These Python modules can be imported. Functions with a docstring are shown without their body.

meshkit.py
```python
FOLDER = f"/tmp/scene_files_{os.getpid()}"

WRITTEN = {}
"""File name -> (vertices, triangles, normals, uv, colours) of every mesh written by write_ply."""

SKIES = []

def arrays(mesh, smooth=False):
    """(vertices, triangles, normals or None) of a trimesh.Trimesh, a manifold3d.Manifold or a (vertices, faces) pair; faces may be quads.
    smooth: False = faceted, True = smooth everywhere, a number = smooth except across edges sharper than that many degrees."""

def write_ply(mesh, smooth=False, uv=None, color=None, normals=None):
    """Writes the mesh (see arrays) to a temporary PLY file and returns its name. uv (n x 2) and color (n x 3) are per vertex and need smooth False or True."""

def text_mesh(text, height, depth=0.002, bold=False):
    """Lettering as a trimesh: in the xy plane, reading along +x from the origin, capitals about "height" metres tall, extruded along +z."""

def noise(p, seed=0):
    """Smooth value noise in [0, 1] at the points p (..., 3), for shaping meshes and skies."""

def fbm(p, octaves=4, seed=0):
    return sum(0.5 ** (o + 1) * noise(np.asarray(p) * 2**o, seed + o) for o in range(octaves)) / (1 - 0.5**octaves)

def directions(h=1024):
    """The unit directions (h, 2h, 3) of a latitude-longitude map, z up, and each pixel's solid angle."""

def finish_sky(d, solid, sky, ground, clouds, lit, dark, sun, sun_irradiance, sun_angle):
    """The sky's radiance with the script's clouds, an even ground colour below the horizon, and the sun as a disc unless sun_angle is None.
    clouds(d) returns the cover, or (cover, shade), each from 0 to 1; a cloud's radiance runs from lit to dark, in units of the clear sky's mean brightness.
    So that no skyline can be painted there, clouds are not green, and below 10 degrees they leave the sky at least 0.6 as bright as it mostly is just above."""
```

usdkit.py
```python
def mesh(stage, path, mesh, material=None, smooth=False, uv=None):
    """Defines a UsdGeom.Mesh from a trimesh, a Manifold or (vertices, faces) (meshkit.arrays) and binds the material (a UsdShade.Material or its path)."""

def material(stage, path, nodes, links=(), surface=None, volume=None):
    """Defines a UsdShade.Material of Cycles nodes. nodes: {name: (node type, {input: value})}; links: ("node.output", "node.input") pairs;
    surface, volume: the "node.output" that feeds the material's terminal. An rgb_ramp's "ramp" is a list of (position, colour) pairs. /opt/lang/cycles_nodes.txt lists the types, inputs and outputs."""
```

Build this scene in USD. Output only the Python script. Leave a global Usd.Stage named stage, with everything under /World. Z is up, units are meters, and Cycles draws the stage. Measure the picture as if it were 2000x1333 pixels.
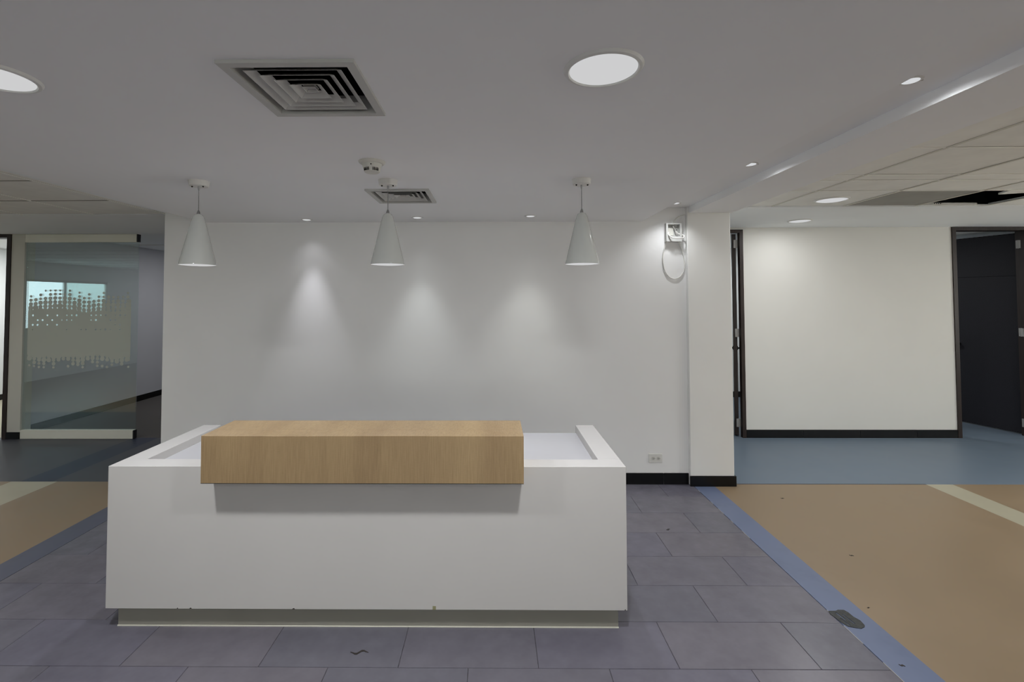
import math
import numpy as np
import trimesh
from shapely.geometry import Polygon, Point, box as sbox
from shapely.ops import unary_union
from pxr import Usd, UsdGeom, UsdLux, UsdShade, Gf, Sdf
import usdkit
import meshkit

stage = Usd.Stage.CreateInMemory()
UsdGeom.SetStageUpAxis(stage, "Z")
UsdGeom.SetStageMetersPerUnit(stage, 1.0)
UsdGeom.Xform.Define(stage, "/World")
UsdGeom.Scope.Define(stage, "/World/Looks")

# ------------------------------------------------------------------ camera, sky, light levels, exposure
EXPOSURE = 0.0
PANEL = 6.0         # round ceiling downlights
SPOT = 16.0           # small wall-washing spots
PENDANT = 4.2        # cone pendants
SKY = 1.22            # overcast sky outside the windows
GLOW = 0.62          # what a lit diffuser shows

FPX, U0, V0, PITCH, ROLL, YAW = 931.95, 955.57, 557.43, 0.0303, -0.0020, -0.0094
right = np.array([math.cos(YAW), -math.sin(YAW), 0.0])
ahead = np.array([math.sin(YAW), math.cos(YAW), 0.0])
zup = np.array([0.0, 0.0, 1.0])
fwd = ahead * math.cos(PITCH) + zup * math.sin(PITCH)
cup = zup * math.cos(PITCH) - ahead * math.sin(PITCH)
r2 = right * math.cos(ROLL) + cup * math.sin(ROLL)
u2 = cup * math.cos(ROLL) - right * math.sin(ROLL)
cam = UsdGeom.Camera.Define(stage, "/World/camera")
cam.CreateHorizontalApertureAttr(36.0)
cam.CreateVerticalApertureAttr(36.0 * 1333 / 2000)
cam.CreateFocalLengthAttr(FPX * 36.0 / 2000)
cam.CreateHorizontalApertureOffsetAttr((1000 - U0) * 36.0 / 2000)
cam.CreateVerticalApertureOffsetAttr(-(666.5 - V0) * 36.0 / 2000)
cam.CreateFStopAttr(0.0)
cam.CreateClippingRangeAttr(Gf.Vec2f(0.05, 200))
cam.CreateExposureAttr(EXPOSURE)
cam.AddTransformOp().Set(Gf.Matrix4d(*[float(x) for x in (*r2, 0, *u2, 0, *(-fwd), 0, 0, 0, 1.5, 1)]))

dome = UsdLux.DomeLight.Define(stage, "/World/sky")
dome.CreateIntensityAttr(SKY)
dome.CreateColorAttr(Gf.Vec3f(1.0, 0.985, 0.95))


# ------------------------------------------------------------------ materials
def lin(c):
    c = np.asarray(c, float) / 255
    return tuple(np.where(c <= 0.04045, c / 12.92, ((c + 0.055) / 1.055) ** 2.4))


def L(name):
    return f"/World/Looks/{name}"


M = {}


def plain(name, rgb, rough=0.6, var=0.05, scale=3.0, bump=0.0, bscale=120.0, spec=0.4, coat=0.0, stretch=(1, 1, 1), metallic=0.0, rvar=0.0, detail=4):
    """A solid surface whose tone wanders a little with a noise of the given scale."""
    c = np.array(lin(rgb))
    nodes = {
        "g": ("geometry", {}),
        "m": ("mapping", {"scale": stretch}),
        "n": ("noise_texture", {"scale": scale, "detail": detail, "roughness": 0.6}),
        "r": ("rgb_ramp", {"ramp": [(0.3, tuple(c * (1 - var))), (0.7, tuple(np.minimum(c * (1 + var), 0.95)))]}),
        "p": ("principled_bsdf", {"roughness": rough, "specular_ior_level": spec, "coat_weight": coat, "metallic": metallic}),
    }
    links = [("g.position", "m.vector"), ("m.vector", "n.vector"), ("n.fac", "r.fac"), ("r.color", "p.base_color")]
    if rvar:
        nodes["q"] = ("map_range", {"from_min": 0.3, "from_max": 0.7, "to_min": rough - rvar, "to_max": rough + rvar, "clamp": True})
        links += [("n.fac", "q.value"), ("q.result", "p.roughness")]
    if bump:
        nodes["bn"] = ("noise_texture", {"scale": bscale, "detail": 3})
        nodes["b"] = ("bump", {"strength": bump, "distance": 0.002})
        links += [("g.position", "bn.vector"), ("bn.fac", "b.height"), ("b.normal", "p.normal")]
    M[name] = usdkit.material(stage, L(name), nodes, links, surface="p.BSDF")
    return M[name]


def glowing(name, rgb, strength):
    M[name] = usdkit.material(stage, L(name), {"e": ("emission", {"color": rgb, "strength": strength})}, surface="e.emission")


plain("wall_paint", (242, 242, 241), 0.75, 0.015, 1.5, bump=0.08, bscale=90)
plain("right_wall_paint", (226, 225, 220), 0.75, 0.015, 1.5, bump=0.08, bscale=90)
plain("column_paint", (240, 240, 237), 0.75, 0.015, 1.5, bump=0.08, bscale=90)
plain("ceiling_paint", (244, 245, 246), 0.85, 0.012, 1.2, bump=0.05, bscale=80)
plain("recess_paint", (242, 243, 244), 0.8, 0.01)
plain("gypsum_paint", (243, 246, 247), 0.85, 0.015, 1.5)
plain("grey_pier_paint", (204, 202, 191), 0.7, 0.02)
plain("acoustic_tile", (242, 242, 237), 0.9, 0.03, 6, bump=0.35, bscale=260)
plain("acoustic_tile_dull", (236, 236, 231), 0.9, 0.04, 6, bump=0.35, bscale=260)
plain("grey_tile", (158, 157, 150), 0.9, 0.05, 5, bump=0.2, bscale=200)
plain("cross_tee_white", (246, 246, 240), 0.6, 0.02)
plain("tee_grey", (150, 148, 140), 0.5, 0.02)
plain("tee_metal", (212, 210, 200), 0.5, 0.02)
plain("white_metal", (226, 226, 222), 0.4, 0.01)
plain("plenum_dark", (16, 16, 17), 0.95, 0.2)
plain("duct_black", (10, 10, 10), 0.95, 0.1)
plain("desk_white", (206, 204, 201), 0.42, 0.012, 2.0, spec=0.45)
plain("desk_top_white", (196, 196, 199), 0.30, 0.008, 2.0, spec=0.5)
plain("plinth_grey", (150, 148, 138), 0.45, 0.03, 3.0)
plain("lamp_white", (196, 199, 195), 0.10, 0.01, spec=0.6, coat=0.6)
plain("lamp_inner", (235, 235, 232), 0.5, 0.01)
plain("plastic_white", (226, 225, 220), 0.4, 0.01)
plain("box_grey", (196, 197, 194), 0.45, 0.01)
plain("plastic_ivory", (214, 213, 205), 0.45, 0.01)
plain("slot_dark", (40, 39, 37), 0.7, 0.1)
plain("steel", (150, 150, 150), 0.35, 0.05, metallic=0.9)
plain("hinge_steel", (176, 174, 172), 0.45, 0.06, metallic=0.4)
plain("vent_metal", (196, 196, 192), 0.5, 0.03)
plain("black_base", (16, 16, 17), 0.28, 0.25, 9.0, spec=0.35)
plain("dark_wood", (46, 36, 33), 0.45, 0.25, 6.0, stretch=(14, 14, 1.0))
plain("dark_leaf", (40, 40, 46), 0.55, 0.22, 160.0, spec=0.3)
plain("alu_rail", (226, 224, 210), 0.45, 0.02)
plain("rail_cap", (40, 40, 42), 0.6, 0.1)
plain("far_wall_paint", (224, 228, 227), 0.8, 0.01)
plain("corridor_paint", (206, 206, 212), 0.8, 0.01)
plain("corridor_carpet", (96, 92, 90), 0.95, 0.10, 60.0)
plain("blue_vinyl", (108, 122, 137), 0.42, 0.05, 2.2, rvar=0.05, detail=6)
plain("slate_vinyl", (76, 77, 84), 0.45, 0.05, 2.2)
plain("navy_vinyl", (50, 57, 76), 0.45, 0.05, 2.2)
plain("left_border", (90, 92, 108), 0.38, 0.05, 4.0, rvar=0.06)
plain("blue_border", (105, 116, 144), 0.38, 0.05, 4.0, rvar=0.06)
plain("ochre_vinyl", (143, 124, 100), 0.40, 0.055, 2.4, rvar=0.05, detail=7)
plain("cream_vinyl", (172, 167, 146), 0.42, 0.03, 3.0)
plain("caulk_grey", (176, 174, 172), 0.8, 0.1, 30.0)
plain("olive_tape", (150, 148, 112), 0.6, 0.05)
plain("grout_dark", (78, 76, 82), 0.9, 0.35, 40.0)
plain("tar_dark", (56, 58, 58), 0.55, 0.35, 60.0)
plain("speck_dark", (52, 47, 44), 0.8, 0.2)
for k, c in enumerate([(107, 105, 115), (104, 103, 113), (109, 106, 115), (106, 104, 116)]):
    plain(f"floor_tile_{'abcd'[k]}", c, 0.27, 0.07, 5.0, bump=0.05, bscale=60, rvar=0.06, detail=7)
glowing("panel_glow", (0.985, 0.99, 1.0), GLOW)
glowing("pendant_glow", (0.99, 0.99, 1.0), GLOW)
glowing("spot_glow", (0.97, 0.985, 1.0), GLOW * 1.1)

# pale oak laminate with an upright grain
a, b = lin((166, 142, 106)), lin((151, 127, 94))
M["oak"] = usdkit.material(stage, L("oak"), {
    "g": ("geometry", {}),
    "m1": ("mapping", {"scale": (9, 1.2, 0.7)}), "m2": ("mapping", {"scale": (210, 30, 9)}), "m3": ("mapping", {"scale": (60, 60, 420)}),
    "n1": ("noise_texture", {"scale": 1, "detail": 3}), "n2": ("noise_texture", {"scale": 1, "detail": 3}), "n3": ("noise_texture", {"scale": 1, "detail": 1}),
    "r1": ("rgb_ramp", {"ramp": [(0.3, b), (0.7, a)]}),
    "r2": ("rgb_ramp", {"ramp": [(0.3, (0.80, 0.79, 0.76)), (0.62, (1.04, 1.04, 1.04))]}),
    "r3": ("rgb_ramp", {"ramp": [(0.3, (0.95, 0.95, 0.95)), (0.7, (1.03, 1.03, 1.03))]}),
    "x": ("mix", {"mix_type": "multiply", "fac": 0.75}), "y": ("mix", {"mix_type": "multiply", "fac": 0.6}),
    "p": ("principled_bsdf", {"roughness": 0.42, "specular_ior_level": 0.45}),
}, [("g.position", "m1.vector"), ("g.position", "m2.vector"), ("g.position", "m3.vector"), ("m1.vector", "n1.vector"), ("m2.vector", "n2.vector"), ("m3.vector", "n3.vector"),
    ("n1.fac", "r1.fac"), ("n2.fac", "r2.fac"), ("n3.fac", "r3.fac"), ("r1.color", "x.color1"), ("r2.color", "x.color2"), ("x.color", "y.color1"), ("r3.color", "y.color2"), ("y.color", "p.base_color")], surface="p.BSDF")

# clear partition glass and its frosted film
for nm, tint, shine in (("pane_glass", (0.93, 0.975, 0.97), 0.13), ("window_glass", (0.84, 0.96, 1.0), 0.05), ("dim_window_glass", (0.62, 0.76, 0.77), 0.05), ("clear_window_glass", (0.94, 0.95, 0.94), 0.05)):
    M[nm] = usdkit.material(stage, L(nm), {
        "t": ("transparent_bsdf", {"color": tint}), "s": ("glossy_bsdf", {"color": (0.92, 1.0, 1.0), "roughness": 0.015}), "w": ("layer_weight", {"blend": 0.5}),
        "r": ("rgb_ramp", {"ramp": [(0.0, (shine * 0.6,) * 3), (0.35, (shine * 1.3,) * 3), (0.7, (0.35,) * 3), (1.0, (1.0,) * 3)]}), "x": ("mix_closure", {})},
        [("w.facing", "r.fac"), ("r.color", "x.fac"), ("t.BSDF", "x.closure1"), ("s.BSDF", "x.closure2")], surface="x.closure")
M["frost_film"] = usdkit.material(stage, L("frost_film"), {
    "t": ("transparent_bsdf", {"color": (0.9, 0.92, 0.9)}), "d": ("diffuse_bsdf", {"color": lin((232, 232, 222))}), "l": ("translucent_bsdf", {"color": lin((235, 235, 226))}),
    "x": ("mix_closure", {"fac": 0.5}), "y": ("mix_closure", {"fac": 0.70})},
    [("d.BSDF", "x.closure1"), ("l.BSDF", "x.closure2"), ("t.BSDF", "y.closure1"), ("x.closure", "y.closure2")], surface="y.closure")

# ------------------------------------------------------------------ shapes
def bx(x0, y0, z0, x1, y1, z1):
    m = trimesh.creation.box([x1 - x0, y1 - y0, z1 - z0])
    m.apply_translation([(x0 + x1) / 2, (y0 + y1) / 2, (z0 + z1) / 2])
    return m


def cbx(x0, y0, z0, x1, y1, z1, c=0.003):
    """A box with chamfered edges."""
    pts = []
    for sx, sy, sz in np.ndindex(2, 2, 2):
        p = np.array([(x0, x1)[sx], (y0, y1)[sy], (z0, z1)[sz]], float)
        d = np.array([1 - 2 * sx, 1 - 2 * sy, 1 - 2 * sz]) * c
        for k in range(3):
            q = p + d
            q[k] = p[k]
            pts.append(q)
    return trimesh.convex.convex_hull(np.array(pts))


def cat(*ms):
    return trimesh.util.concatenate([m for m in ms])


def slab(poly, z0, z1):
    """A flat plate of the outline poly (with holes) from z0 to z1."""
    parts = [trimesh.creation.extrude_polygon(g, z1 - z0, engine="earcut") for g in getattr(poly, "geoms", [poly])]
    m = cat(*parts)
    m.apply_translation([0, 0, z0])
    return m


def lathe(profile, n=48):
    """Turns (radius, height) pairs round the z axis."""
    p = np.array(profile, float)
    ang = np.linspace(0, 2 * np.pi, n, endpoint=False)
    v = np.concatenate([np.stack([p[:, 0] * math.cos(t), p[:, 0] * math.sin(t), p[:, 1]], 1) for t in ang])
    k, f = len(p), []
    for i in range(n):
        j = (i + 1) % n
        for q in range(k - 1):
            f += [[i * k + q, j * k + q, j * k + q + 1], [i * k + q, j * k + q + 1, i * k + q + 1]]
    m = trimesh.Trimesh(v, f, process=False)
    m.merge_vertices()
    m.update_faces(m.nondegenerate_faces())
    return m


def tube(pts, rad, n=10):
    p = np.array(pts, float)
    t = np.gradient(p, axis=0)
    t /= np.linalg.norm(t, axis=1, keepdims=True)
    ref = np.array([0.31, 0.52, 0.79])
    v = []
    for q, d in zip(p, t):
        e = np.cross(d, ref)
        e /= np.linalg.norm(e)
        w = np.cross(d, e)
        for a in np.linspace(0, 2 * np.pi, n, endpoint=False):
            v.append(q + rad * (math.cos(a) * e + math.sin(a) * w))
    f = []
    for i in range(len(p) - 1):
        for k in range(n):
            a0, a1 = i * n + k, i * n + (k + 1) % n
            f += [[a0, a1, a1 + n], [a0, a1 + n, a0 + n]]
    m = len(v)
    v += [p[0], p[-1]]
    for k in range(n):
        f += [[m, (k + 1) % n, k], [m + 1, (len(p) - 1) * n + k, (len(p) - 1) * n + (k + 1) % n]]
    return trimesh.Trimesh(v, f, process=True)


def spline(ctrl, n=60):
    from scipy.interpolate import CubicSpline
    c = np.array(ctrl, float)
    s = np.r_[0, np.cumsum(np.linalg.norm(np.diff(c, axis=0), axis=1))]
    return CubicSpline(s, c)(np.linspace(0, s[-1], n))


def shift(m, x, y, z):
    m = m.copy()
    m.apply_translation([x, y, z])
    return m


# ------------------------------------------------------------------ the tree of things
used = {}


def fresh(parent, name):
    k = used.get((parent, name), 0)
    used[(parent, name)] = k + 1
    return f"{parent}/{name}" + (f"_{k:03d}" if k else "")


def tag(prim, label=None, category=None, group=None, kind=None):
    for key, v in (("label", label), ("category", category), ("group", group), ("kind", kind)):
        if v:
            prim.SetCustomDataByKey(key, v)


class Thing:
    """An Xform at the thing's base; parts are given in world coordinates."""

    def __init__(self, name, label, category=None, loc=(0, 0, 0), group=None, kind=None):
        self.path, self.loc = fresh("/World", name), np.array(loc, float)
        x = UsdGeom.Xform.Define(stage, self.path)
        x.AddTranslateOp().Set(Gf.Vec3d(*map(float, loc)))
        tag(x.GetPrim(), label, category, group, kind)

    def part(self, name, mesh, mat, label=None, under=None, smooth=False, kind=None):
        p = fresh(under or self.path, name)
        mesh = mesh.copy()
        mesh.apply_translation(-self.loc)
        pr = usdkit.mesh(stage, p, mesh, M[mat], smooth)
        tag(pr.GetPrim(), label, None, None, kind)
        return p

    def spot(self, at, power, cone, soft, color=(0.985, 0.992, 1.0), rad=0.012, aim=(0, 0, -1)):
        li = UsdLux.SphereLight.Define(stage, fresh(self.path, "bulb"))
        li.CreateRadiusAttr(rad)
        li.CreateNormalizeAttr(True)
        li.CreateIntensityAttr(power)
        li.CreateColorAttr(Gf.Vec3f(*color))
        sh = UsdLux.ShapingAPI.Apply(li.GetPrim())
        sh.CreateShapingConeAngleAttr(cone)
        sh.CreateShapingConeSoftnessAttr(soft)
        q = np.array(at, float) - self.loc
        li.AddTranslateOp().Set(Gf.Vec3d(*map(float, q)))


    def disk(self, at, power, rad, color=(0.985, 0.992, 1.0)):
        li = UsdLux.DiskLight.Define(stage, fresh(self.path, "bulb"))
        li.CreateRadiusAttr(rad)
        li.CreateNormalizeAttr(True)
        li.CreateIntensityAttr(power)
        li.CreateColorAttr(Gf.Vec3f(*color))
        q = np.array(at, float) - self.loc
        li.AddTranslateOp().Set(Gf.Vec3d(*map(float, q)))


def single(name, mesh, mat, label, category=None, group=None, kind=None, smooth=False):
    m = usdkit.mesh(stage, fresh("/World", name), mesh, M[mat], smooth)
    tag(m.GetPrim(), label, category, group, kind)


# ------------------------------------------------------------------ levels and plan (metres)
YB = 3.934                    # reception wall behind the desk
YR = 5.24                     # white wall with doors at the right
YL = 5.17                     # glass partition at the left
C = 2.145                     # central gypsum ceiling
CR, CG, CBEAM, CL, CREC = 2.29, 2.285, 2.205, 2.228, 2.256
TOP = 2.75
XFL, XFR, XB0, XB1 = -2.40, 1.222, 1.595, 1.94
XW, XE, YN, YF = -8.6, 7.0, -4.0, 9.0

# ---- walls
t = Thing("wall_back", "plain white reception wall behind the desk, washed by three small spotlights", "wall", kind="structure")
t.part("wall_face", bx(-2.74, YB, 0, 1.579, YB + 0.14, TOP), "wall_paint")
t.part("wall_return", bx(-2.74, YB + 0.14, 0, -2.60, YF, TOP), "corridor_paint")
t.part("wall_return", bx(1.43, YB + 0.14, 0, 1.579, YR, TOP), "wall_paint")
single("wall_column", cbx(1.579, 3.893, 0, 1.930, 4.20, TOP, 0.004), "column_paint", "white square column at the right end of the reception wall", "column", kind="structure")
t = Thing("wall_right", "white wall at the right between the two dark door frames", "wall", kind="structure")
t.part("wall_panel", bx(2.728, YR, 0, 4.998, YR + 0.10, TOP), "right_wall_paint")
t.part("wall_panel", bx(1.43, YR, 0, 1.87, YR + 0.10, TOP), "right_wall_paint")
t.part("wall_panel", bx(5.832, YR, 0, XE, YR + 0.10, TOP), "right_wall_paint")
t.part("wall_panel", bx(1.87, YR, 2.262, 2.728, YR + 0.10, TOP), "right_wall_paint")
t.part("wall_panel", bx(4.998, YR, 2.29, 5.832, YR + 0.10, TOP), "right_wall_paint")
t = Thing("wall_pier", "narrow grey wall end between the glass partition and the left doorway", "wall", kind="structure")
t.part("pier", bx(-5.286, YL, 0, -5.141, YL + 0.12, TOP), "grey_pier_paint")
t.part("corridor_side", bx(-5.43, YL + 0.12, 0, -5.286, YF, TOP), "corridor_paint")
single("wall_left_room", bx(-7.60, YL + 0.1, 0, -7.45, YF, TOP), "far_wall_paint", "white wall of the room seen through the left doorway", "wall", kind="structure")
single("wall_left_front", bx(XW, YL, 0, -6.29, YL + 0.10, TOP), "grey_pier_paint", "grey wall left of the left doorway, outside the view", "wall", kind="structure")
single("wall_far", bx(XW, YF, 0, XE, YF + 0.1, TOP), "far_wall_paint", "end wall of the corridor and back rooms, behind the reception wall", "wall", kind="structure")
single("wall_back_room", bx(1.579, 7.40, 0, XE, 7.50, TOP), "far_wall_paint", "pale wall of the room seen through the door gap beside the column", "wall", kind="structure")
t = Thing("wall_rear", "white wall behind the camera, opposite the reception wall, with a wide window", "wall", kind="structure")
t.part("wall_panel", bx(XW, YN - 0.1, 0, -2.1, YN, TOP), "wall_paint")
t.part("wall_panel", bx(1.1, YN - 0.1, 0, XE, YN, TOP), "wall_paint")
t.part("wall_panel", bx(-2.1, YN - 0.1, 0, 1.1, YN, 0.8), "wall_paint")
t.part("wall_panel", bx(-2.1, YN - 0.1, 2.1, 1.1, YN, TOP), "wall_paint")
t = Thing("window_3", "wide daylight window behind the camera", "window", loc=(-0.5, YN, 0.8), kind="structure")
t.part("window_frame", cat(bx(-2.1, YN - 0.07, 0.8, 1.1, YN - 0.03, 0.84), bx(-2.1, YN - 0.07, 2.06, 1.1, YN - 0.03, 2.1), *[bx(x, YN - 0.07, 0.84, x + 0.04, YN - 0.03, 2.06) for x in (-2.1, -1.31, -0.52, 0.27, 1.06)]), "tee_metal")
for x in (-2.06, -1.27, -0.48, 0.31):
    t.part("pane", bx(x, YN - 0.052, 0.84, x + 0.75, YN - 0.048, 2.06), "clear_window_glass")
t = Thing("wall_east", "white side wall beyond the right edge of the view, pierced by a long window", "wall", kind="structure")
t.part("wall_panel", bx(XE, YN, 0, XE + 0.1, -0.6, TOP), "wall_paint")
t.part("wall_panel", bx(XE, 4.4, 0, XE + 0.1, YF, TOP), "wall_paint")
t.part("wall_panel", bx(XE, -0.6, 0, XE + 0.1, 4.4, 0.8), "wall_paint")
t.part("wall_panel", bx(XE, -0.6, 2.1, XE + 0.1, 4.4, TOP), "wall_paint")
t = Thing("window_2", "long daylight window on the side wall beyond the right edge of the view", "window", loc=(XE, 1.9, 0.8), kind="structure")
t.part("window_frame", cat(bx(XE + 0.03, -0.6, 0.8, XE + 0.07, 4.4, 0.84), bx(XE + 0.03, -0.6, 2.06, XE + 0.07, 4.4, 2.1), *[bx(XE + 0.03, y, 0.84, XE + 0.07, y + 0.04, 2.06) for y in (-0.6, 0.63, 1.88, 3.13, 4.36)]), "tee_metal")
for y in (-0.56, 0.67, 1.92, 3.17):
    t.part("pane", bx(XE + 0.048, y, 0.84, XE + 0.052, y + 1.19, 2.06), "clear_window_glass")
t = Thing("wall_west", "side wall beyond the left edge of the view, pierced by one window", "wall", kind="structure")
WY0, WY1, WZ0, WZ1 = -0.20, 1.72, 0.95, 1.90
t.part("wall_panel", bx(XW - 0.1, YN, 0, XW, WY0, TOP), "wall_paint")
t.part("wall_panel", bx(XW - 0.1, WY1, 0, XW, YF, TOP), "wall_paint")
t.part("wall_panel", bx(XW - 0.1, WY0, 0, XW, WY1, WZ0), "wall_paint")
t.part("wall_panel", bx(XW - 0.1, WY0, WZ1, XW, WY1, TOP), "wall_paint")
t = Thing("window_1", "bright window on the side wall, seen mirrored in the glass partition", "window", loc=(XW, 0.5, WZ0), kind="structure")
t.part("window_frame", cat(bx(XW - 0.07, WY0, WZ0, XW - 0.03, WY1, WZ0 + 0.04), bx(XW - 0.07, WY0, WZ1 - 0.04, XW - 0.03, WY1, WZ1), bx(XW - 0.07, WY0, WZ0, XW - 0.03, WY0 + 0.04, WZ1),
                               bx(XW - 0.07, WY1 - 0.04, WZ0, XW - 0.03, WY1, WZ1), bx(XW - 0.07, 0.82, WZ0, XW - 0.03, 0.87, WZ1)), "tee_metal")
t.part("pane", bx(XW - 0.052, WY0 + 0.04, WZ0 + 0.04, XW - 0.048, 0.82, WZ1 - 0.04), "dim_window_glass")
t.part("pane", bx(XW - 0.052, 0.87, WZ0 + 0.04, XW - 0.048, WY1 - 0.04, WZ1 - 0.04), "window_glass")

# ---- floor
f = Thing("floor", "office floor of dark porcelain tiles flanked by ochre and blue vinyl fields", "floor", kind="structure")
f.part("subfloor", bx(XW, YN, -0.06, XE, YF, -0.012), "grout_dark")
TX0, TX1 = -2.64, 1.602
f.part("grout_bed", bx(TX0, YN, -0.012, TX1, YB, -0.0022), "grout_dark", label="dark grout showing in the joints between the floor tiles")
PW, PH, OX, OY = 0.573, 0.2838, 0.752, 1.989
gap = 0.0012
k = 0
for row in range(-7, 8):
    y0, y1 = OY + row * PH, min(OY + (row + 1) * PH, YB)
    if y1 - y0 < 0.03:
        continue
    off = OX if row % 2 == 0 else OX + PW / 2
    n0 = math.floor((TX0 - off) / PW)
    for q in range(n0, n0 + 11):
        x0, x1 = max(off + q * PW, TX0), min(off + (q + 1) * PW, TX1)
        if x1 - x0 < 0.02:
            continue
        f.part("floor_tile", cbx(x0 + gap, y0 + gap, -0.012, x1 - gap, y1 - gap, 0.0, 0.0012), f"floor_tile_{'abcd'[(k * 7 + row * 3) % 4]}")
        k += 1
f.part("tile_field", bx(TX0, YN, -0.012, TX1, OY - 7 * PH - gap, 0), "floor_tile_a", label="dark tiled floor behind the camera", kind="stuff")
f.part("border_strip", bx(TX1 + 0.002, YN, -0.012, 1.766, YB, 0.0), "blue_border", label="blue vinyl strip along the right edge of the dark tiles")
f.part("border_strip", bx(-2.81, YN, -0.012, TX0 - 0.002, YB + 0.03, 0.0), "left_border", label="slate blue vinyl strip along the left edge of the dark tiles")
f.part("vinyl_field", bx(1.766, YN, -0.012, 3.488, YB, 0.0), "ochre_vinyl", label="wide ochre vinyl field at the right")
f.part("vinyl_stripe", bx(3.488, YN, -0.012, 3.700, YB, 0.0), "cream_vinyl", label="cream vinyl stripe crossing the right ochre field")
f.part("vinyl_field", bx(3.700, YN, -0.012, XE, YB, 0.0), "ochre_vinyl", label="ochre vinyl beyond the right cream stripe")
f.part("vinyl_field", bx(-3.617, YN, -0.012, -2.81, 3.965, 0.0), "ochre_vinyl", label="ochre vinyl band at the left")
f.part("vinyl_stripe", bx(-4.0, YN, -0.012, -3.617, 3.965, 0.0), "cream_vinyl", label="cream vinyl stripe at the left edge of the view")
f.part("vinyl_field", bx(XW, YN, -0.012, -4.0, 3.965, 0.0), "ochre_vinyl", label="ochre vinyl left of the left cream stripe")
f.part("vinyl_field", bx(1.579, YB, -0.012, XE, YF, 0.0), "blue_vinyl", label="grey blue vinyl in front of the right wall")
f.part("vinyl_field", bx(XW, 3.965, -0.012, -3.93, YL + 0.05, 0.0), "slate_vinyl", label="slate vinyl in front of the glass partition")
f.part("vinyl_stripe", slab(Polygon([(-3.93, 3.965), (-3.66, 3.965), (-3.66, YL + 0.05), (-3.93, YL + 0.05)]), -0.012, 0.0), "navy_vinyl", label="dark blue stripe leading to the corridor")
f.part("vinyl_field", bx(-3.66, 3.965, -0.012, -2.60, YL + 0.05, 0.0), "slate_vinyl", label="slate vinyl beside the end of the reception wall")
f.part("carpet", bx(-5.36, YL + 0.05, -0.012, -2.60, YF, 0.0), "corridor_carpet", label="dark grey floor of the corridor behind the glass")
f.part("carpet", bx(XW, YL + 0.05, -0.012, -5.36, YF, 0.0), "cream_vinyl", label="light floor of the room through the left doorway")

f.part("threshold_strip", bx(1.945, YB - 0.004, -0.012, 3.488, YB + 0.010, 0.0008), "slate_vinyl", label="dark joint between the ochre field and the grey blue vinyl")
bits, yy = [], -0.4
rs = np.random.default_rng(11)
while yy < 3.85:
    ln = 0.02 + 0.10 * rs.random()
    if rs.random() < 0.42:
        bits.append(bx(TX1 - 0.0004 - 0.0010 * rs.random(), yy, -0.004, TX1 + 0.0020 + 0.0006 * rs.random(), yy + ln, 0.0006))
    yy += ln + 0.02 + 0.09 * rs.random()
f.part("caulk_line", cat(*bits), "caulk_grey", label="broken white caulk between the tiles and the blue strip", kind="stuff")

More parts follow.
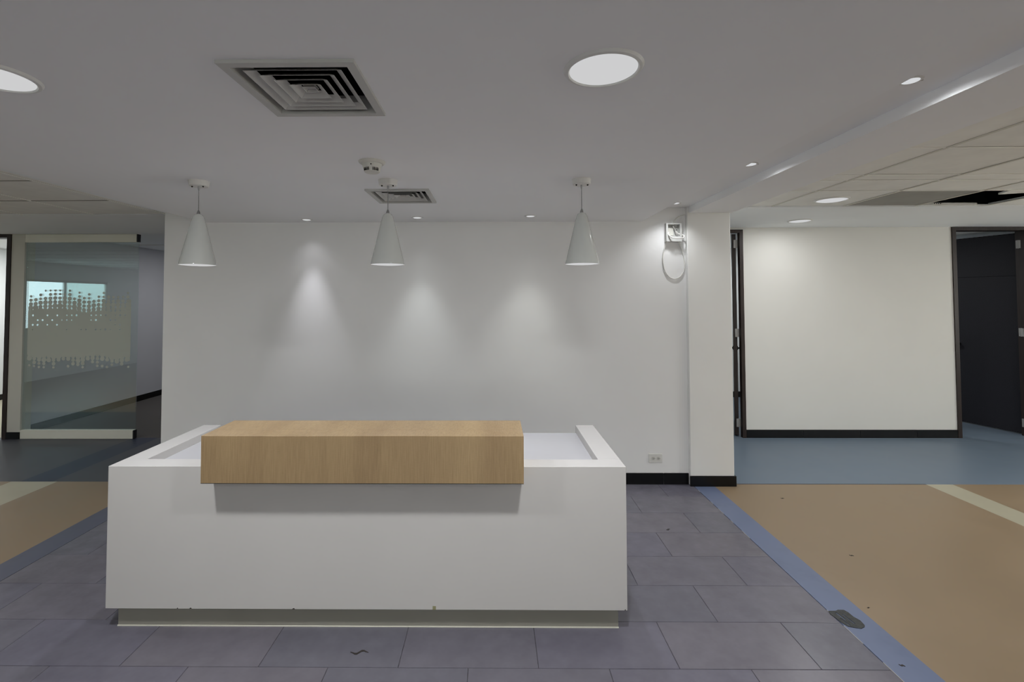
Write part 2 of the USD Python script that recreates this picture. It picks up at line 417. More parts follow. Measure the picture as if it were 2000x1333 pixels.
# ---- ceiling
VENTS = [(-0.560, 1.440), (-0.563, 2.935)]
VH = 0.166
c = Thing("ceiling", "dropped white gypsum ceiling with a recess, a beam and tiled grids at both sides", "ceiling", kind="structure")
mid = sbox(XFL, YN, XFR, YB)
for vx, vy in VENTS:
    mid = mid.difference(sbox(vx - VH, vy - VH, vx + VH, vy + VH))
c.part("gypsum_panel", slab(mid, C, C + 0.02), "ceiling_paint", label="smooth dropped gypsum ceiling over the desk")
c.part("fascia", bx(XFR - 0.02, YN, C + 0.02, XFR, YB, TOP), "recess_paint")
c.part("fascia", bx(XFL, YN, C + 0.02, XFL + 0.02, YB, TOP), "recess_paint")
c.part("recess_panel", bx(XFR, YN, CREC, XB0, YB, CREC + 0.02), "recess_paint", label="long ceiling recess that holds a row of spotlights")
c.part("beam", bx(XB0, YN, CBEAM, XB1, 4.07, TOP), "ceiling_paint", label="long shallow ceiling beam ending over the column")
c.part("gypsum_strip", bx(XB0, 4.078, CG, XE, YR, CG + 0.02), "gypsum_paint", label="flat gypsum strip along the right wall")
c.part("gypsum_strip", bx(XW, 3.995, CL, -2.74, YL + 0.02, CL + 0.02), "gypsum_paint", label="flat gypsum strip over the glass partition")
c.part("gypsum_strip", bx(-2.74, 3.80, CL, XFL, YB, CL + 0.02), "gypsum_paint")
c.part("corridor_ceiling", bx(-5.286, YL + 0.02, 2.292, -2.74, YF, 2.31), "gypsum_paint")
c.part("corridor_ceiling", bx(-5.286, 6.74, 2.288, -2.74, 6.77, 2.292), "tee_metal")
c.part("room_ceiling", bx(XW, YL + 0.1, 2.292, -5.43, YF, 2.31), "gypsum_paint")
c.part("room_ceiling", bx(1.579, YR + 0.10, 2.292, XE, YF, 2.31), "gypsum_paint")
c.part("slab_above", bx(XW - 0.1, YN - 0.1, TOP, XE + 0.1, YF + 0.1, TOP + 0.05), "plenum_dark", label="dark structural slab above the ceiling")


def grid(xs, ys, z, skip=(), odd=(), mats=("acoustic_tile", "acoustic_tile"), bars=("tee_metal", "cross_tee_white")):
    """Lay-in ceiling: one tile per cell, standing on the flanges of tee bars."""
    w = 0.011
    for i in range(len(xs) - 1):
        for j in range(len(ys) - 1):
            if (i, j) in skip:
                continue
            x0, x1, y0, y1 = xs[i], xs[i + 1], ys[j], ys[j + 1]
            mat = "grey_tile" if (i, j) in odd else mats[(i + 2 * j) % 2]
            c.part("ceiling_tile", cbx(x0 + 0.004, y0 + 0.004, z + 0.0032 + 0.0006 * ((i * 5 + j * 3) % 3), x1 - 0.004, y1 - 0.004, z + 0.02, 0.003), mat,
                   label="dull grey ceiling tile beside the gap" if (i, j) in odd else None)
    for x in xs:
        c.part("tee_bar", bx(x - w, ys[0], z, x + w, ys[-1], z + 0.003), bars[0])
    for y in ys[:-1]:
        for i in range(len(xs) - 1):
            c.part("cross_tee", bx(xs[i] + w, y - w * 0.6, z, xs[i + 1] - w, y + w * 0.6, z + 0.003), bars[1])


XR = [XB1, 2.377, 2.984, 3.590, 4.185, 4.79, 5.395, 6.0, 6.605, XE]
YRG = [-1.16, -0.55, 0.06, 0.67, 1.28, 1.89, 2.50, 3.047, 3.188, 3.499, 4.066]
grid(XR, YRG, CR, skip={(3, 9)}, odd={(2, 9)}, mats=("acoustic_tile", "acoustic_tile_dull"))
XLG = [-8.6, -8.24, -7.63, -7.02, -6.41, -5.80, -5.19, -4.60, -3.995, -3.39, -2.765]
YLG = [-0.68, -0.08, 0.51, 1.10, 1.69, 2.28, 2.858, 3.44, 3.985]
grid(XLG, YLG, CL, mats=("acoustic_tile_dull", "acoustic_tile_dull"), bars=("cross_tee_white", "tee_grey"))
c.part("edge_trim", bx(-2.800, -0.68, CL - 0.003, -2.778, 3.80, CL), "cross_tee_white", label="pale trim along the edge of the left tiled grid")
c.part("ledge", bx(-2.754, -0.68, CL, XFL, 3.80, CL + 0.02), "gypsum_paint")
c.part("rear_panel", bx(XB1, YN, CR, XE, -1.171, CR + 0.02), "acoustic_tile")
c.part("rear_panel", bx(XW, YN, CL, XFL, -0.691, CL + 0.02), "acoustic_tile_dull")
c.part("metal_channel", cbx(3.62, 4.060, CR + 0.003, 4.10, 4.076, CR + 0.026, 0.002), "white_metal", label="white perforated metal channel at the far edge of the ceiling gap")
c.part("channel_hole", cat(*[shift(trimesh.creation.cylinder(radius=0.004, height=0.003, sections=10, transform=trimesh.transformations.rotation_matrix(math.pi / 2, [1, 0, 0])), 3.74 + 0.017 * q, 4.0595, CR + 0.018) for q in range(4)]), "slot_dark")
m = cbx(-0.30, -0.30, 0, 0.30, 0.30, 0.014, 0.002)
m.apply_transform(trimesh.transformations.rotation_matrix(math.radians(-20.6), [0, 0, 1]))
c.part("ceiling_tile", shift(m, 4.108, 3.347, CR + 0.021), "acoustic_tile", label="shifted ceiling tile lying askew over the corner of the gap")

# ---- skirting
t = Thing("baseboard_back", "black tile skirting along the foot of the reception wall", "baseboard", kind="structure")
xs = [-2.74, -2.2, -1.6, -1.0, -0.4, 0.2, 0.79, 1.376, 1.577]
for x0, x1 in zip(xs[:-1], xs[1:]):
    t.part("skirting_tile", cbx(x0 + 0.0015, YB - 0.010, 0, x1 - 0.0015, YB, 0.090, 0.0015), "black_base")
t = Thing("baseboard_column", "black tile skirting wrapped round the foot of the white column", "baseboard", kind="structure")
t.part("skirting_tile", cbx(1.571, 3.881, 0, 1.940, 3.893, 0.082, 0.002), "black_base")
t.part("skirting_tile", cbx(1.930, 3.893, 0, 1.940, 4.20, 0.082, 0.002), "black_base")
t = Thing("baseboard_right", "black skirting along the foot of the white wall between the doors", "baseboard", kind="structure")
for x0, x1 in ((2.730, 3.34), (3.34, 3.95), (3.95, 4.56), (4.56, 4.996)):
    t.part("skirting_tile", cbx(x0 + 0.0008, YR - 0.010, 0, x1 - 0.0008, YR, 0.086, 0.0015), "black_base")
t = Thing("baseboard_left", "black skirting round the grey wall end and along the corridor wall", "baseboard", kind="structure")
t.part("skirting_tile", cbx(-5.288, YL - 0.010, 0, -5.139, YL, 0.074, 0.002), "black_base")
t.part("skirting_tile", cbx(-5.286, YL + 0.12, 0, -5.276, YF, 0.085, 0.002), "black_base")
single("baseboard_left_room", cbx(-7.45, YL + 0.1, 0, -7.44, YF, 0.085, 0.002), "black_base", "black skirting of the white room through the left doorway", "baseboard", kind="structure")
single("baseboard_back_room", cbx(1.58, 7.39, 0, XE, 7.40, 0.085, 0.002), "black_base", "black skirting of the pale room seen past the column", "baseboard", kind="structure")


# ---- doors
def hinge(t, x, y, z, ang, under):
    m = cat(cbx(-0.024, -0.003, -0.045, 0.024, 0.003, 0.045, 0.001), trimesh.creation.cylinder(radius=0.006, height=0.094, sections=12))
    m.apply_transform(trimesh.transformations.rotation_matrix(ang, [0, 0, 1]))
    t.part("hinge", shift(m, x, y, z), "hinge_steel", label="steel butt hinge", under=under)


def leaf_box(x, y, ang, length, z0, z1, thick=0.042):
    """A door leaf that runs from the hinge point (x, y) in the direction ang."""
    m = cbx(0, -thick / 2, z0, length, thick / 2, z1, 0.002)
    m.apply_transform(trimesh.transformations.rotation_matrix(ang, [0, 0, 1]))
    return shift(m, x, y, 0)


def knob(t, x, y, z, ang, side, under):
    m = lathe([(0, 0), (0.026, 0), (0.026, 0.006), (0.010, 0.010), (0.010, 0.030), (0.024, 0.036), (0.026, 0.050), (0.018, 0.060), (0, 0.061)], 20)
    m.apply_transform(trimesh.transformations.rotation_matrix(math.pi / 2, [1, 0, 0]))
    if side > 0:
        m.apply_transform(trimesh.transformations.rotation_matrix(math.pi, [0, 0, 1]))
    m.apply_transform(trimesh.transformations.rotation_matrix(ang, [0, 0, 1]))
    t.part("door_knob", shift(m, x, y, z), "black_base", label="dark round door knob", under=under, smooth=40)


d = Thing("door_1", "dark door standing open beside the column, seen on its edge", "door", loc=(2.30, YR, 0), kind="structure")
fr = d.part("door_frame", cat(bx(2.690, YR - 0.012, 0, 2.728, YR + 0.034, 2.262), bx(1.87, YR - 0.012, 0, 1.908, YR + 0.034, 2.262), bx(1.908, YR - 0.012, 2.228, 2.690, YR + 0.034, 2.262)), "dark_wood", label="dark wooden door frame")
HX, HY = 2.668, YR + 0.046
ANG = math.atan2(HY, HX - 0.012)
lf = d.part("door_leaf", leaf_box(HX - 0.010, HY + 0.010, ANG, 0.76, 0.012, 2.22), "dark_wood", label="dark wooden leaf turned edge on")
for z in (2.11, 1.13, 0.15):
    hinge(d, HX + 0.004, HY - 0.008, z, 0.0, lf)
kx, ky = HX - 0.010 + 0.70 * math.cos(ANG), HY + 0.010 + 0.70 * math.sin(ANG)
for s in (-1, 1):
    knob(d, kx - s * math.sin(ANG) * 0.021, ky + s * math.cos(ANG) * 0.021, 0.90, ANG, s, lf)
d = Thing("door_2", "black door swung open into the room at the right edge", "door", loc=(5.41, YR, 0), kind="structure")
J2 = 5.792
fr = d.part("door_frame", cat(bx(4.998, YR - 0.012, 0, 5.040, YR + 0.10, 2.284), bx(J2, YR - 0.012, 0, J2 + 0.04, YR + 0.10, 2.284), bx(5.040, YR - 0.012, 2.245, J2, YR + 0.10, 2.284)), "dark_wood", label="dark wooden door frame")
H2X, H2Y = J2 + 0.062, YR + 0.122
A2 = math.atan2(0.62, -0.165)
lf = d.part("door_leaf", leaf_box(H2X, H2Y, A2, 0.72, 0.014, 2.230, 0.034), "dark_leaf", label="black laminate door leaf")
d.part("lower_board", leaf_box(H2X, H2Y, A2, 0.722, 0.012, 1.755), "dark_leaf", under=lf, label="tall lower board of the black leaf")
d.part("upper_board", leaf_box(H2X, H2Y, A2, 0.722, 1.758, 2.232), "dark_leaf", under=lf, label="short upper board of the black leaf")
for z in (2.10, 1.13, 0.14):
    hinge(d, J2 - 0.002, YR + 0.066, z, math.radians(90), lf)
kd = 0.575
knob(d, H2X + kd * math.cos(A2) - 0.021 * math.sin(A2), H2Y + kd * math.sin(A2) + 0.021 * math.cos(A2), 0.95, A2, 1, lf)
d = Thing("door_3", "open doorway with a thin dark frame at the left edge", "door", loc=(-5.8, YL, 0), kind="structure")
d.part("door_frame", cat(bx(-5.330, YL - 0.012, 0, -5.286, YL + 0.12, 2.228), bx(-6.29, YL - 0.012, 0, -6.25, YL + 0.12, 2.228), bx(-6.25, YL - 0.012, 2.190, -5.330, YL + 0.12, 2.228)), "dark_wood", label="dark brown door frame")

# ------------------------------------------------------------------ reception desk
DX0, DX1, DY0, DY1, DZ0, DZ1 = -1.768, 0.598, 2.194, 2.913, 0.100, 0.7405
d = Thing("reception_desk", "white boxy reception desk with a long oak transaction ledge on its front", "desk", loc=(-0.585, 2.55, 0))
d.part("front_panel", cbx(DX0, DY0, DZ0, DX1, DY0 + 0.099, DZ1, 0.0015), "desk_white", label="broad white front panel")
d.part("side_panel", cbx(DX0, DY0 + 0.099, DZ0, DX0 + 0.106, DY1, DZ1, 0.0015), "desk_white")
d.part("side_panel", cbx(DX1 - 0.106, DY0 + 0.099, DZ0, DX1, DY1, DZ1, 0.0015), "desk_white")
d.part("worktop", cbx(DX0 + 0.106, DY0 + 0.099, 0.672, DX1 - 0.106, DY1 - 0.02, 0.700, 0.0015), "desk_top_white", label="white worktop sunk below the rim")
d.part("plinth", cbx(DX0 + 0.033, DY0 + 0.035, 0.0, DX1 - 0.033, DY1 - 0.05, DZ0, 0.001), "plinth_grey", label="recessed grey plinth")
d.part("plinth_trim", cbx(DX0 + 0.031, DY0 + 0.033, 0.0, DX1 - 0.031, DY0 + 0.035, 0.006, 0.0005), "alu_rail", label="thin pale strip along the foot of the plinth")
WX0, WX1, WY0_, WY1_, WZ0_, WZ1_ = -1.285, 0.129, 2.100, 2.368, 0.697, 0.905
lg = d.part("transaction_ledge", cat(cbx(WX0, WY0_, WZ0_, WX1, DY0, WZ1_, 0.0012), cbx(WX0, DY0, DZ1, WX1, WY1_, WZ1_, 0.0012)), "oak", label="pale oak transaction ledge with upright grain")
d.part("edge_band", bx(WX0 + 0.001, WY0_ - 0.0004, WZ0_ + 0.0005, WX1 - 0.001, WY0_ + 0.001, WZ0_ + 0.003), "slot_dark", under=lg, label="thin dark line along the lower edge of the oak ledge")
d.part("tape_scrap", bx(-0.279, DY0 - 0.0008, DZ0 + 0.001, -0.264, DY0, DZ0 + 0.017), "olive_tape", label="scrap of olive tape on the lower edge of the front panel")
for x, w in ((-1.383, 0.010), (-0.915, 0.012), (0.585, 0.006), (-1.44, 0.005)):
    d.part("edge_chip", slab(Polygon([(x, 0), (x + w, 0), (x + w * 0.7, 0.005), (x + w * 0.25, 0.0035)]), 0, 0.0008).apply_transform(
        np.array([[1, 0, 0, 0], [0, 0, -1, DY0 + 0.0001], [0, 1, 0, DZ0 + 0.0012], [0, 0, 0, 1.0]])), "speck_dark", label="small chip in the lower edge")


# ------------------------------------------------------------------ lamps
def downlight(x, y, z, label, group=None, power=1.0, r=0.110, lens=0.093, cone=None, dome=0.0):
    t = Thing("downlight", label, "ceiling light", loc=(x, y, z), group=group)
    t.part("trim_ring", shift(lathe([(lens, -0.004), (lens + 0.004, -0.009), (r - 0.005, -0.007), (r, 0.0), (lens, 0.0), (lens, -0.004)], 64), x, y, z), "white_metal", smooth=40)
    t.part("diffuser", shift(lathe([(0, -0.005 - dome), (lens * 0.5, -0.005 - dome * 0.85), (lens * 0.8, -0.005 - dome * 0.5), (lens, -0.005), (lens, -0.001), (0, -0.001)], 64), x, y, z), "panel_glow", label="round white lit diffuser")
    if cone:  # a lens that keeps its light off the walls
        t.spot((x, y, z - 0.056), PANEL * 1.9 * power, cone, 0.85, rad=0.048)
    t.disk((x, y, z - 0.0100 - dome), PANEL * power * (0.45 if cone else 1.0), lens - 0.003)


downlight(0.307, 1.316, C, "large round downlight in the gypsum ceiling right of the near air vent", cone=66.0)
downlight(-1.435, 1.335, C, "large round downlight cut by the left edge, left of the near air vent", cone=66.0)
downlight(2.700, 3.813, CR + 0.0045, "oval looking round downlight in the tiled grid, nearer of the two at the right", power=0.6, r=0.122, lens=0.104, dome=0.012)
downlight(3.060, 4.776, CG, "round downlight in the gypsum strip close to the right wall", power=0.16, r=0.106, lens=0.092, dome=0.012)
for x, y, z, p, l in ((0.307, -0.75, C, 0.25, "round downlight in the gypsum ceiling behind the camera, on its right"), (-1.435, -0.75, C, 0.25, "round downlight in the gypsum ceiling behind the camera, on its left"),
                      (3.3, 0.98, CR + 0.0045, 0.75, "round downlight in the right tiled grid, beside the camera and out of view"), (5.1, 2.2, CR + 0.0045, 1.25, "round downlight in the right tiled grid, just beyond the right edge of the view"),
                      (5.1, -0.2, CR + 0.0045, 0.6, "round downlight in the right tiled grid, behind the camera by the long window"), (-4.9, 2.6, CL + 0.0045, 1.5, "round downlight in the left tiled grid, just beyond the left edge of the view")):
    downlight(x, y, z, l, power=p)
for x, y, p, l in ((-6.5, 6.6, 1.8, "downlight of the white room behind the left doorway"), (3.9, 6.4, 0.8, "downlight of the pale room behind the right wall"), (-4.0, 7.2, 0.5, "downlight of the corridor behind the glass")):
    downlight(x, y, 2.292, l, power=p)


def spotlight(x, y, z, label, group, power, cone=25.0, color=(0.95, 0.97, 1.0), soft=1.0, wide=0.06, r=0.030):
    t = Thing("spotlight", label, "spotlight", loc=(x, y, z), group=group)
    t.part("trim_ring", shift(lathe([(r, -0.002), (r + 0.002, -0.004), (r + 0.009, -0.003), (r + 0.011, 0.0), (r, 0.0), (r, -0.002)], 40), x, y, z), "white_metal", smooth=40)
    t.part("lens", shift(lathe([(0, -0.0075), (0.015, -0.0068), (r, -0.0042), (r, -0.0005), (0, -0.0005)], 40), x, y, z), "spot_glow", label="small bright lens")
    for sx in (-1, 1):
        t.part("spring_clip", cbx(x + sx * (r + 0.011) - 0.006, y - 0.004, z - 0.002, x + sx * (r + 0.011) + 0.006, y + 0.004, z, 0.0008), "hinge_steel")
    t.spot((x, y, z - 0.014), SPOT * power, cone, soft, color=color, rad=0.026)
    if wide:
        t.spot((x, y, z - 0.014), SPOT * power * wide, 48.0, 1.0, color=color, rad=0.026)


spotlight(-1.496, 3.787, C, "small spotlight over the reception wall, nearest the left pendant", "spotlights washing the reception wall", 0.56, 23.0, (0.94, 0.94, 1.02))
spotlight(-0.597, 3.711, C, "small spotlight over the reception wall, right behind the far air vent", "spotlights washing the reception wall", 0.46, 27.0, (0.93, 0.99, 1.0))
spotlight(0.284, 3.661, C, "small spotlight over the reception wall, nearest the right pendant", "spotlights washing the reception wall", 0.40, 31.0, (0.97, 1.0, 0.96))
spotlight(1.425, 3.735, CREC, "small spotlight in the ceiling recess right above the junction box", "spotlights in the ceiling recess", 0.17, 62.0, soft=1.0, wide=0)
spotlight(1.435, 2.660, CREC, "small spotlight half way along the ceiling recess", "spotlights in the ceiling recess", 0.045, 86.0, soft=0.4, wide=0)
spotlight(1.442, 1.640, CREC, "small spotlight in the near end of the ceiling recess", "spotlights in the ceiling recess", 0.055, 86.0, soft=0.4, wide=0, r=0.025)


def pendant(x, y, label, rod=0.0):
    t = Thing("pendant_lamp", label, "pendant lamp", loc=(x, y, 1.689), group="cone pendants over the desk")
    z0, z1 = 1.689, 1.966
    prof = [(0.0895, z0), (0.0895, z0 + 0.006), (0.034, z1 - 0.040), (0.029, z1 - 0.020), (0.021, z1 - 0.006), (0.010, z1), (0, z1)]
    inner = [(0, z1 - 0.005), (0.008, z1 - 0.006), (0.018, z1 - 0.012), (0.026, z1 - 0.024), (0.031, z1 - 0.042), (0.0865, z0 + 0.005), (0.0875, z0), (0.0895, z0)]
    t.part("shade", shift(lathe(prof, 72), x, y, 0), "lamp_white", smooth=35, label="glossy white cone shade")
    t.part("shade_lining", shift(lathe(inner, 72), x, y, 0), "lamp_inner", smooth=35, label="white inside of the shade")
    t.part("diffuser", shift(lathe([(0, z0 - 0.004), (0.04, z0 - 0.003), (0.07, z0 - 0.0012), (0.0860, z0 + 0.001), (0.0860, z0 + 0.004), (0, z0 + 0.004)], 64), x, y, 0), "pendant_glow", label="round lit disc in the mouth of the shade")
    t.part("canopy", shift(lathe([(0, C - 0.030), (0.044, C - 0.030), (0.048, C - 0.026), (0.050, C - 0.004), (0.052, C), (0, C)], 48), x, y, 0), "plastic_white", smooth=35, label="white ceiling cup")
    for sx in (-1, 1):
        t.part("screw", shift(lathe([(0, -0.006), (0.003, -0.006), (0.0045, -0.003), (0.0045, 0), (0, 0)], 14), x + sx * 0.030, y - 0.012, C - 0.030), "slot_dark", smooth=40)
    t.part("cord_grip", shift(lathe([(0, -0.022), (0.003, -0.022), (0.005, -0.012), (0.0055, 0), (0, 0)], 16), x, y, C - 0.030), "steel", smooth=40)
    t.part("cord", shift(trimesh.creation.cylinder(radius=0.0022, height=C - 0.05 - z1, sections=10), x, y, (C - 0.05 + z1) / 2), "steel", label="thin grey cord")
    t.part("ferrule", shift(lathe([(0, z1 - 0.001), (0.009, z1 - 0.001), (0.008, z1 + 0.008), (0.0035, z1 + 0.020), (0, z1 + 0.020)], 18), x, y, 0), "steel", smooth=40)
    t.spot((x, y, z0 - 0.016), PENDANT, 58.0, 0.7, color=(0.93, 0.95, 1.03), rad=0.010)


pendant(-1.594, 2.55, "white cone pendant lamp over the left end of the desk")
pendant(-0.569, 2.55, "white cone pendant lamp over the oak ledge, in front of the far air vent")
pendant(0.473, 2.55, "white cone pendant lamp over the right end of the desk")


# ------------------------------------------------------------------ ceiling vents, detector
def ring(cx, cy, h0, z0, h1, z1, tk=0.0016):
    """A square flared blade from half size h0 at height z0 to h1 at z1."""
    v, fc = [], []
    for h, z in ((h0, z0), (h1, z1), (h0 - tk, z0), (h1 - tk, z1)):
        v += [(cx - h, cy - h, z), (cx + h, cy - h, z), (cx + h, cy + h, z), (cx - h, cy + h, z)]
    for k in range(4):
        n = (k + 1) % 4
        fc += [[k, n, 4 + n], [k, 4 + n, 4 + k], [8 + n, 8 + k, 12 + k], [8 + n, 12 + k, 12 + n], [n, k, 8 + k], [n, 8 + k, 8 + n], [4 + k, 4 + n, 12 + n], [4 + k, 12 + n, 12 + k]]
    return trimesh.Trimesh(v, fc, process=False)


def vent(x, y, label):
    t = Thing("air_vent", label, "air vent", loc=(x, y, C))
    ho, hi = 0.187, 0.163
    fr = sbox(x - ho, y - ho, x + ho, y + ho).difference(sbox(x - hi, y - hi, x + hi, y + hi))
    t.part("frame", cat(slab(fr, C - 0.010, C), ring(x, y, hi, C - 0.010, hi - 0.004, C + 0.05)), "vent_metal", label="square flange of the vent")
    for h in (0.138, 0.108, 0.078, 0.048):
        t.part("blade", ring(x, y, h, C - 0.006, h - 0.022, C + 0.009), "vent_metal")
    t.part("core", cat(ring(x, y, 0.020, C + 0.000, 0.014, C + 0.010), bx(x - 0.019, y - 0.019, C + 0.009, x + 0.019, y + 0.019, C + 0.012)), "vent_metal")
    t.part("plenum_box", cat(bx(x - VH, y - VH, C + 0.14, x + VH, y + VH, C + 0.15), bx(x - VH - 0.01, y - VH, C + 0.021, x - VH, y + VH, C + 0.15), bx(x + VH, y - VH, C + 0.021, x + VH + 0.01, y + VH, C + 0.15),
                             bx(x - VH, y - VH - 0.01, C + 0.021, x + VH, y - VH, C + 0.15), bx(x - VH, y + VH, C + 0.021, x + VH, y + VH + 0.01, C + 0.15)), "duct_black", label="dark duct behind the blades")


vent(*VENTS[0], "square four way air vent nearest the camera, between the two large downlights")
vent(*VENTS[1], "square four way air vent near the reception wall, behind the middle pendant")
SX, SY = -0.567, 2.205
t = Thing("smoke_detector", "round ivory smoke detector on the ceiling in front of the middle pendant", "smoke detector", loc=(SX, SY, C))
t.part("base", shift(lathe([(0, -0.012), (0.052, -0.012), (0.060, -0.006), (0.062, 0), (0, 0)], 48), SX, SY, C), "plastic_ivory", smooth=35)
t.part("housing", shift(lathe([(0, -0.052), (0.030, -0.052), (0.036, -0.048), (0.041, -0.030), (0.046, -0.012), (0, -0.012)], 48), SX, SY, C), "plastic_ivory", smooth=35)
for side in (-1, 1):
    for k in range(5):
        m = cbx(0.035, -0.0017, -0.047, 0.0402, 0.0017, -0.031, 0.0005)
        m.apply_transform(trimesh.transformations.rotation_matrix(math.radians(-84 + side * (15 + 9.5 * k)), [0, 0, 1]))
        t.part("slot", shift(m, SX, SY, C), "slot_dark")
t.part("indicator", shift(trimesh.creation.icosphere(1, 0.003), SX + 0.006, SY - 0.0435, C - 0.022), "slot_dark")

# ------------------------------------------------------------------ junction box with its cable, outlet
BX0, BX1, BZ0, BZ1 = 1.410, 1.537, 1.972, 2.122
t = Thing("junction_box", "open white junction box with loose cable high on the reception wall by the column", "junction box", loc=(1.475, YB, 1.972))
t.part("box_shell", cat(bx(BX0, YB - 0.004, BZ0, BX1, YB, BZ1), bx(BX0, YB - 0.040, BZ0, BX0 + 0.014, YB - 0.004, BZ1), bx(BX1 - 0.014, YB - 0.040, BZ0, BX1, YB - 0.004, BZ1),
                        bx(BX0 + 0.014, YB - 0.040, BZ1 - 0.010, BX1 - 0.014, YB - 0.004, BZ1), bx(BX0 + 0.014, YB - 0.040, BZ0, BX1 - 0.014, YB - 0.004, BZ0 + 0.044)), "box_grey", label="open box shell")
t.part("inner_plate", cbx(BX0 + 0.026, YB - 0.012, BZ0 + 0.052, BX0 + 0.068, YB - 0.004, BZ1 - 0.034, 0.001), "plastic_ivory")
m = cbx(-0.006, -0.004, -0.045, 0.006, 0.004, 0.045, 0.001)
m.apply_transform(trimesh.transformations.rotation_matrix(math.radians(-22), [0, 1, 0]))
t.part("bracket", shift(m, BX0 + 0.080, YB - 0.016, BZ0 + 0.092), "hinge_steel")
t.part("screw", shift(trimesh.creation.icosphere(1, 0.005), BX0 + 0.092, YB - 0.020, BZ0 + 0.097), "slot_dark")
t.part("feed_cable", tube(spline([(1.575, YB - 0.02, 2.195), (1.535, YB - 0.012, 2.185), (1.495, YB - 0.010, 2.155), (1.478, YB - 0.012, 2.118), (1.474, YB - 0.02, 2.09)]), 0.0042), "plastic_white", smooth=True, label="white cable coming from the ceiling corner")
t.part("short_loop", tube(spline([(1.437, YB - 0.020, 2.05), (1.430, YB - 0.048, 2.02), (1.452, YB - 0.060, 2.000), (1.500, YB - 0.062, 1.996), (1.546, YB - 0.055, 2.004), (1.552, YB - 0.045, 2.016), (1.52, YB - 0.025, 2.035), (1.497, YB - 0.018, 2.062)]), 0.0050), "plastic_white", smooth=True, label="short white cable loop hanging out of the box")
t.part("long_loop", tube(spline([(1.424, YB - 0.020, 1.985), (1.408, YB - 0.012, 1.935), (1.392, YB - 0.009, 1.860), (1.396, YB - 0.008, 1.775), (1.425, YB - 0.008, 1.700), (1.475, YB - 0.008, 1.668), (1.527, YB - 0.008, 1.684), (1.560, YB - 0.008, 1.735), (1.567, YB - 0.008, 1.80), (1.556, YB - 0.009, 1.87), (1.535, YB - 0.012, 1.93), (1.513, YB - 0.020, 1.985)], 90), 0.0046), "plastic_white", smooth=True, label="long white cable loop hanging below the box")
t = Thing("outlet", "white wall outlet low on the reception wall above the black skirting", "outlet", loc=(1.311, YB, 0.208))
t.part("cover_plate", cbx(1.256, YB - 0.007, 0.173, 1.366, YB, 0.243, 0.002), "plastic_white")
for x in (1.291, 1.331):
    s = t.part("socket", shift(trimesh.creation.cylinder(radius=0.0165, height=0.004, sections=24, transform=trimesh.transformations.rotation_matrix(math.pi / 2, [1, 0, 0])), x, YB - 0.008, 0.208), "plastic_ivory")
    t.part("slot", cat(bx(x - 0.007, YB - 0.0106, 0.211, x + 0.007, YB - 0.0098, 0.2135), bx(x - 0.007, YB - 0.0106, 0.203, x + 0.007, YB - 0.0098, 0.2055), bx(x + 0.010, YB - 0.0106, 0.206, x + 0.0135, YB - 0.0098, 0.210)), "slot_dark", under=s)

# ------------------------------------------------------------------ glass partition with its frosted film
GX0, GX1 = -5.139, -3.897
t = Thing("glass_partition", "frameless glass panel with a frosted dot film and pale metal rails", "glass partition", loc=(-4.52, YL, 0))
t.part("pane", bx(GX0, YL + 0.016, 0.088, GX1 + 0.002, YL + 0.028, 2.145), "pane_glass", label="clear greenish glass pane")
rt = t.part("top_rail", cbx(GX0 + 0.002, YL - 0.004, 2.139, GX1 - 0.010, YL + 0.048, 2.226, 0.002), "alu_rail", label="pale metal rail along the top of the glass")
t.part("end_cap", cbx(GX1 - 0.010, YL - 0.002, 2.140, GX1, YL + 0.046, 2.225, 0.001), "rail_cap", under=rt)
rb = t.part("bottom_rail", cbx(GX0 + 0.002, YL - 0.004, 0.002, GX1 - 0.010, YL + 0.048, 0.094, 0.002), "alu_rail", label="pale metal rail along the foot of the glass")
t.part("end_cap", cbx(GX1 - 0.010, YL - 0.002, 0.003, GX1, YL + 0.046, 0.093, 0.001), "rail_cap", under=rb)
rng = np.random.default_rng(5)
FX0, FX1, pitch = -5.100, -3.965, 0.0535
cols = int((FX1 - FX0) / pitch)
shapes = []
for i in range(cols + 1):
    x = FX0 + pitch * (i + 0.5) if i < cols else FX1 - 0.02
    topz = 1.46 + 0.05 * meshkit.noise(np.array([i * 0.35, 1.3, 0]), 3) - 0.03 * (i / cols)
    botz = 0.86 + 0.06 * meshkit.noise(np.array([i * 0.4, 4.3, 0]), 7)
    shapes.append(sbox(x - pitch * 0.51, botz, x + pitch * 0.51, topz - 0.10))
    for q in range(6):
        z = topz - 0.10 + q * 0.043
        rr = 0.030 * (1 - 0.11 * q) * (0.8 + 0.35 * rng.random())
        if q > 3 and rng.random() < 0.35 + 0.25 * (q - 4):
            continue
        shapes.append(Point(x, z).buffer(rr, 8))
    for q in range(4):
        z = botz - q * 0.040
        rr = 0.030 * (1 - 0.17 * q) * (0.75 + 0.4 * rng.random())
        if q > 1 and rng.random() < 0.4:
            continue
        shapes.append(Point(x, z).buffer(rr, 8))
film = unary_union(shapes)
holes = [Point(FX0 + pitch * i, 1.13 + 0.052 * q - 0.30 * (q % 7 == 0)).buffer(0.006 + 0.005 * rng.random(), 6) for i in range(1, cols) for q in range(5) if rng.random() < 0.45]
film = film.difference(unary_union(holes)).intersection(sbox(FX0, 0.70, FX1, 1.62))
m = slab(film, 0, 0.0006)
m.apply_transform(np.array([[1, 0, 0, 0], [0, 0, -1, YL + 0.0158], [0, 1, 0, 0], [0, 0, 0, 1.0]]))
t.part("frosted_film", m, "frost_film", label="frosted film band whose edges break up into dots")

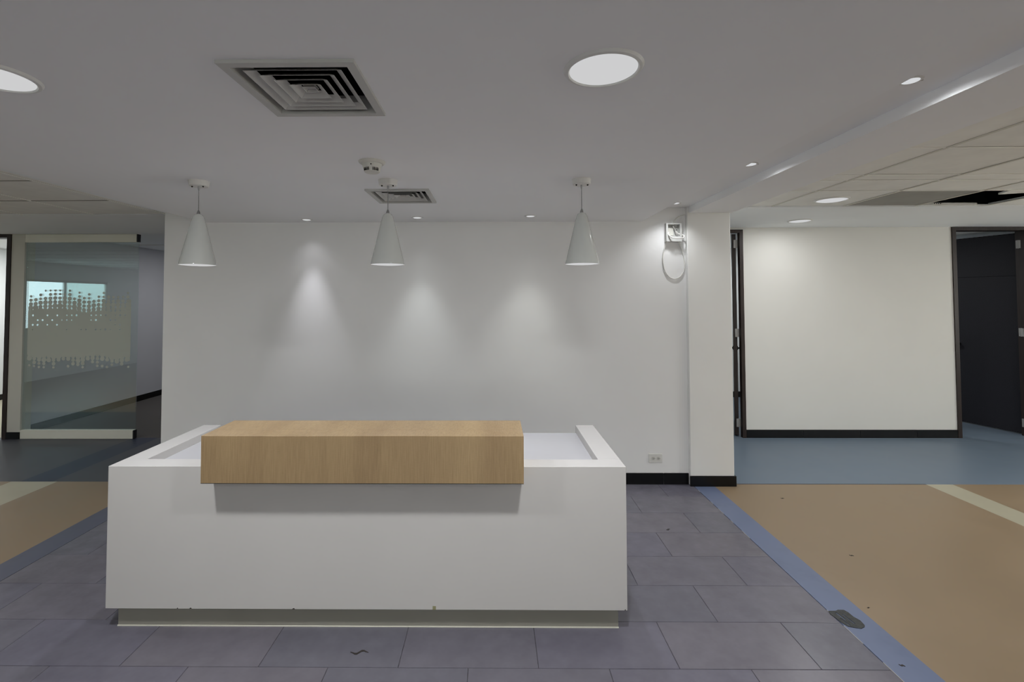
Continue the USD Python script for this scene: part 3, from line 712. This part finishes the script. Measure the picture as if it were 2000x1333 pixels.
# ------------------------------------------------------------------ marks left on the floor
st = Polygon([(1.604, 2.352), (1.640, 2.353), (1.655, 2.361), (1.682, 2.360), (1.690, 2.342), (1.691, 2.312), (1.703, 2.285), (1.698, 2.252), (1.690, 2.243), (1.668, 2.232), (1.640, 2.238), (1.618, 2.246), (1.606, 2.275), (1.603, 2.305), (1.597, 2.330)])
streak = unary_union([Polygon([(1.626, 2.34), (1.634, 2.34), (1.642, 2.29), (1.636, 2.285)]), Polygon([(1.650, 2.33), (1.655, 2.33), (1.664, 2.262), (1.658, 2.262)]), Polygon([(1.62, 2.30), (1.624, 2.30), (1.634, 2.25), (1.629, 2.25)])])
single("tar_patch", slab(st.buffer(0.004).buffer(-0.003).difference(streak), 0.0002, 0.0022), "tar_dark", "black ragged patch of old glue where tiles meet the blue strip", "floor stain")
for x, y, ln, ang, lab in ((1.132, 3.165, 0.030, 35, "dark scuff on the tiles between the desk and the column"), (2.086, 2.854, 0.022, -20, "dark speck in the middle of the right ochre field"),
                           (1.666, 2.013, 0.020, -15, "dark speck on the blue strip near the lower edge of the picture"), (-0.575, 2.071, 0.075, 10, "wavy dark scuff on the tiles in front of the desk plinth"),
                           (2.168, 3.658, 0.024, 0, "dark speck on the ochre vinyl just right of the column"), (1.815, 2.38, 0.012, 20, "tiny speck on the ochre edge above the glue patch")):
    n = 9
    s_ = np.linspace(-0.5, 0.5, n)
    w = ln * (0.17 if ln < 0.05 else 0.06) * (1 - (2 * s_) ** 2 * 0.8) * (0.7 + 0.6 * np.array([meshkit.noise(np.array([q * 0.9, x * 9, y * 7]), 2) for q in range(n)]))
    mid_ = 0.10 * ln * np.sin(s_ * 9)
    poly = Polygon(np.r_[np.stack([s_ * ln, mid_ + w], 1), np.stack([s_ * ln, mid_ - w], 1)[::-1]])
    m = slab(poly.buffer(0.0005), 0.0002, 0.0014)
    m.apply_transform(trimesh.transformations.rotation_matrix(math.radians(ang), [0, 0, 1]))
    single("floor_scuff", shift(m, x, y, 0), "speck_dark", lab, "floor scuff")
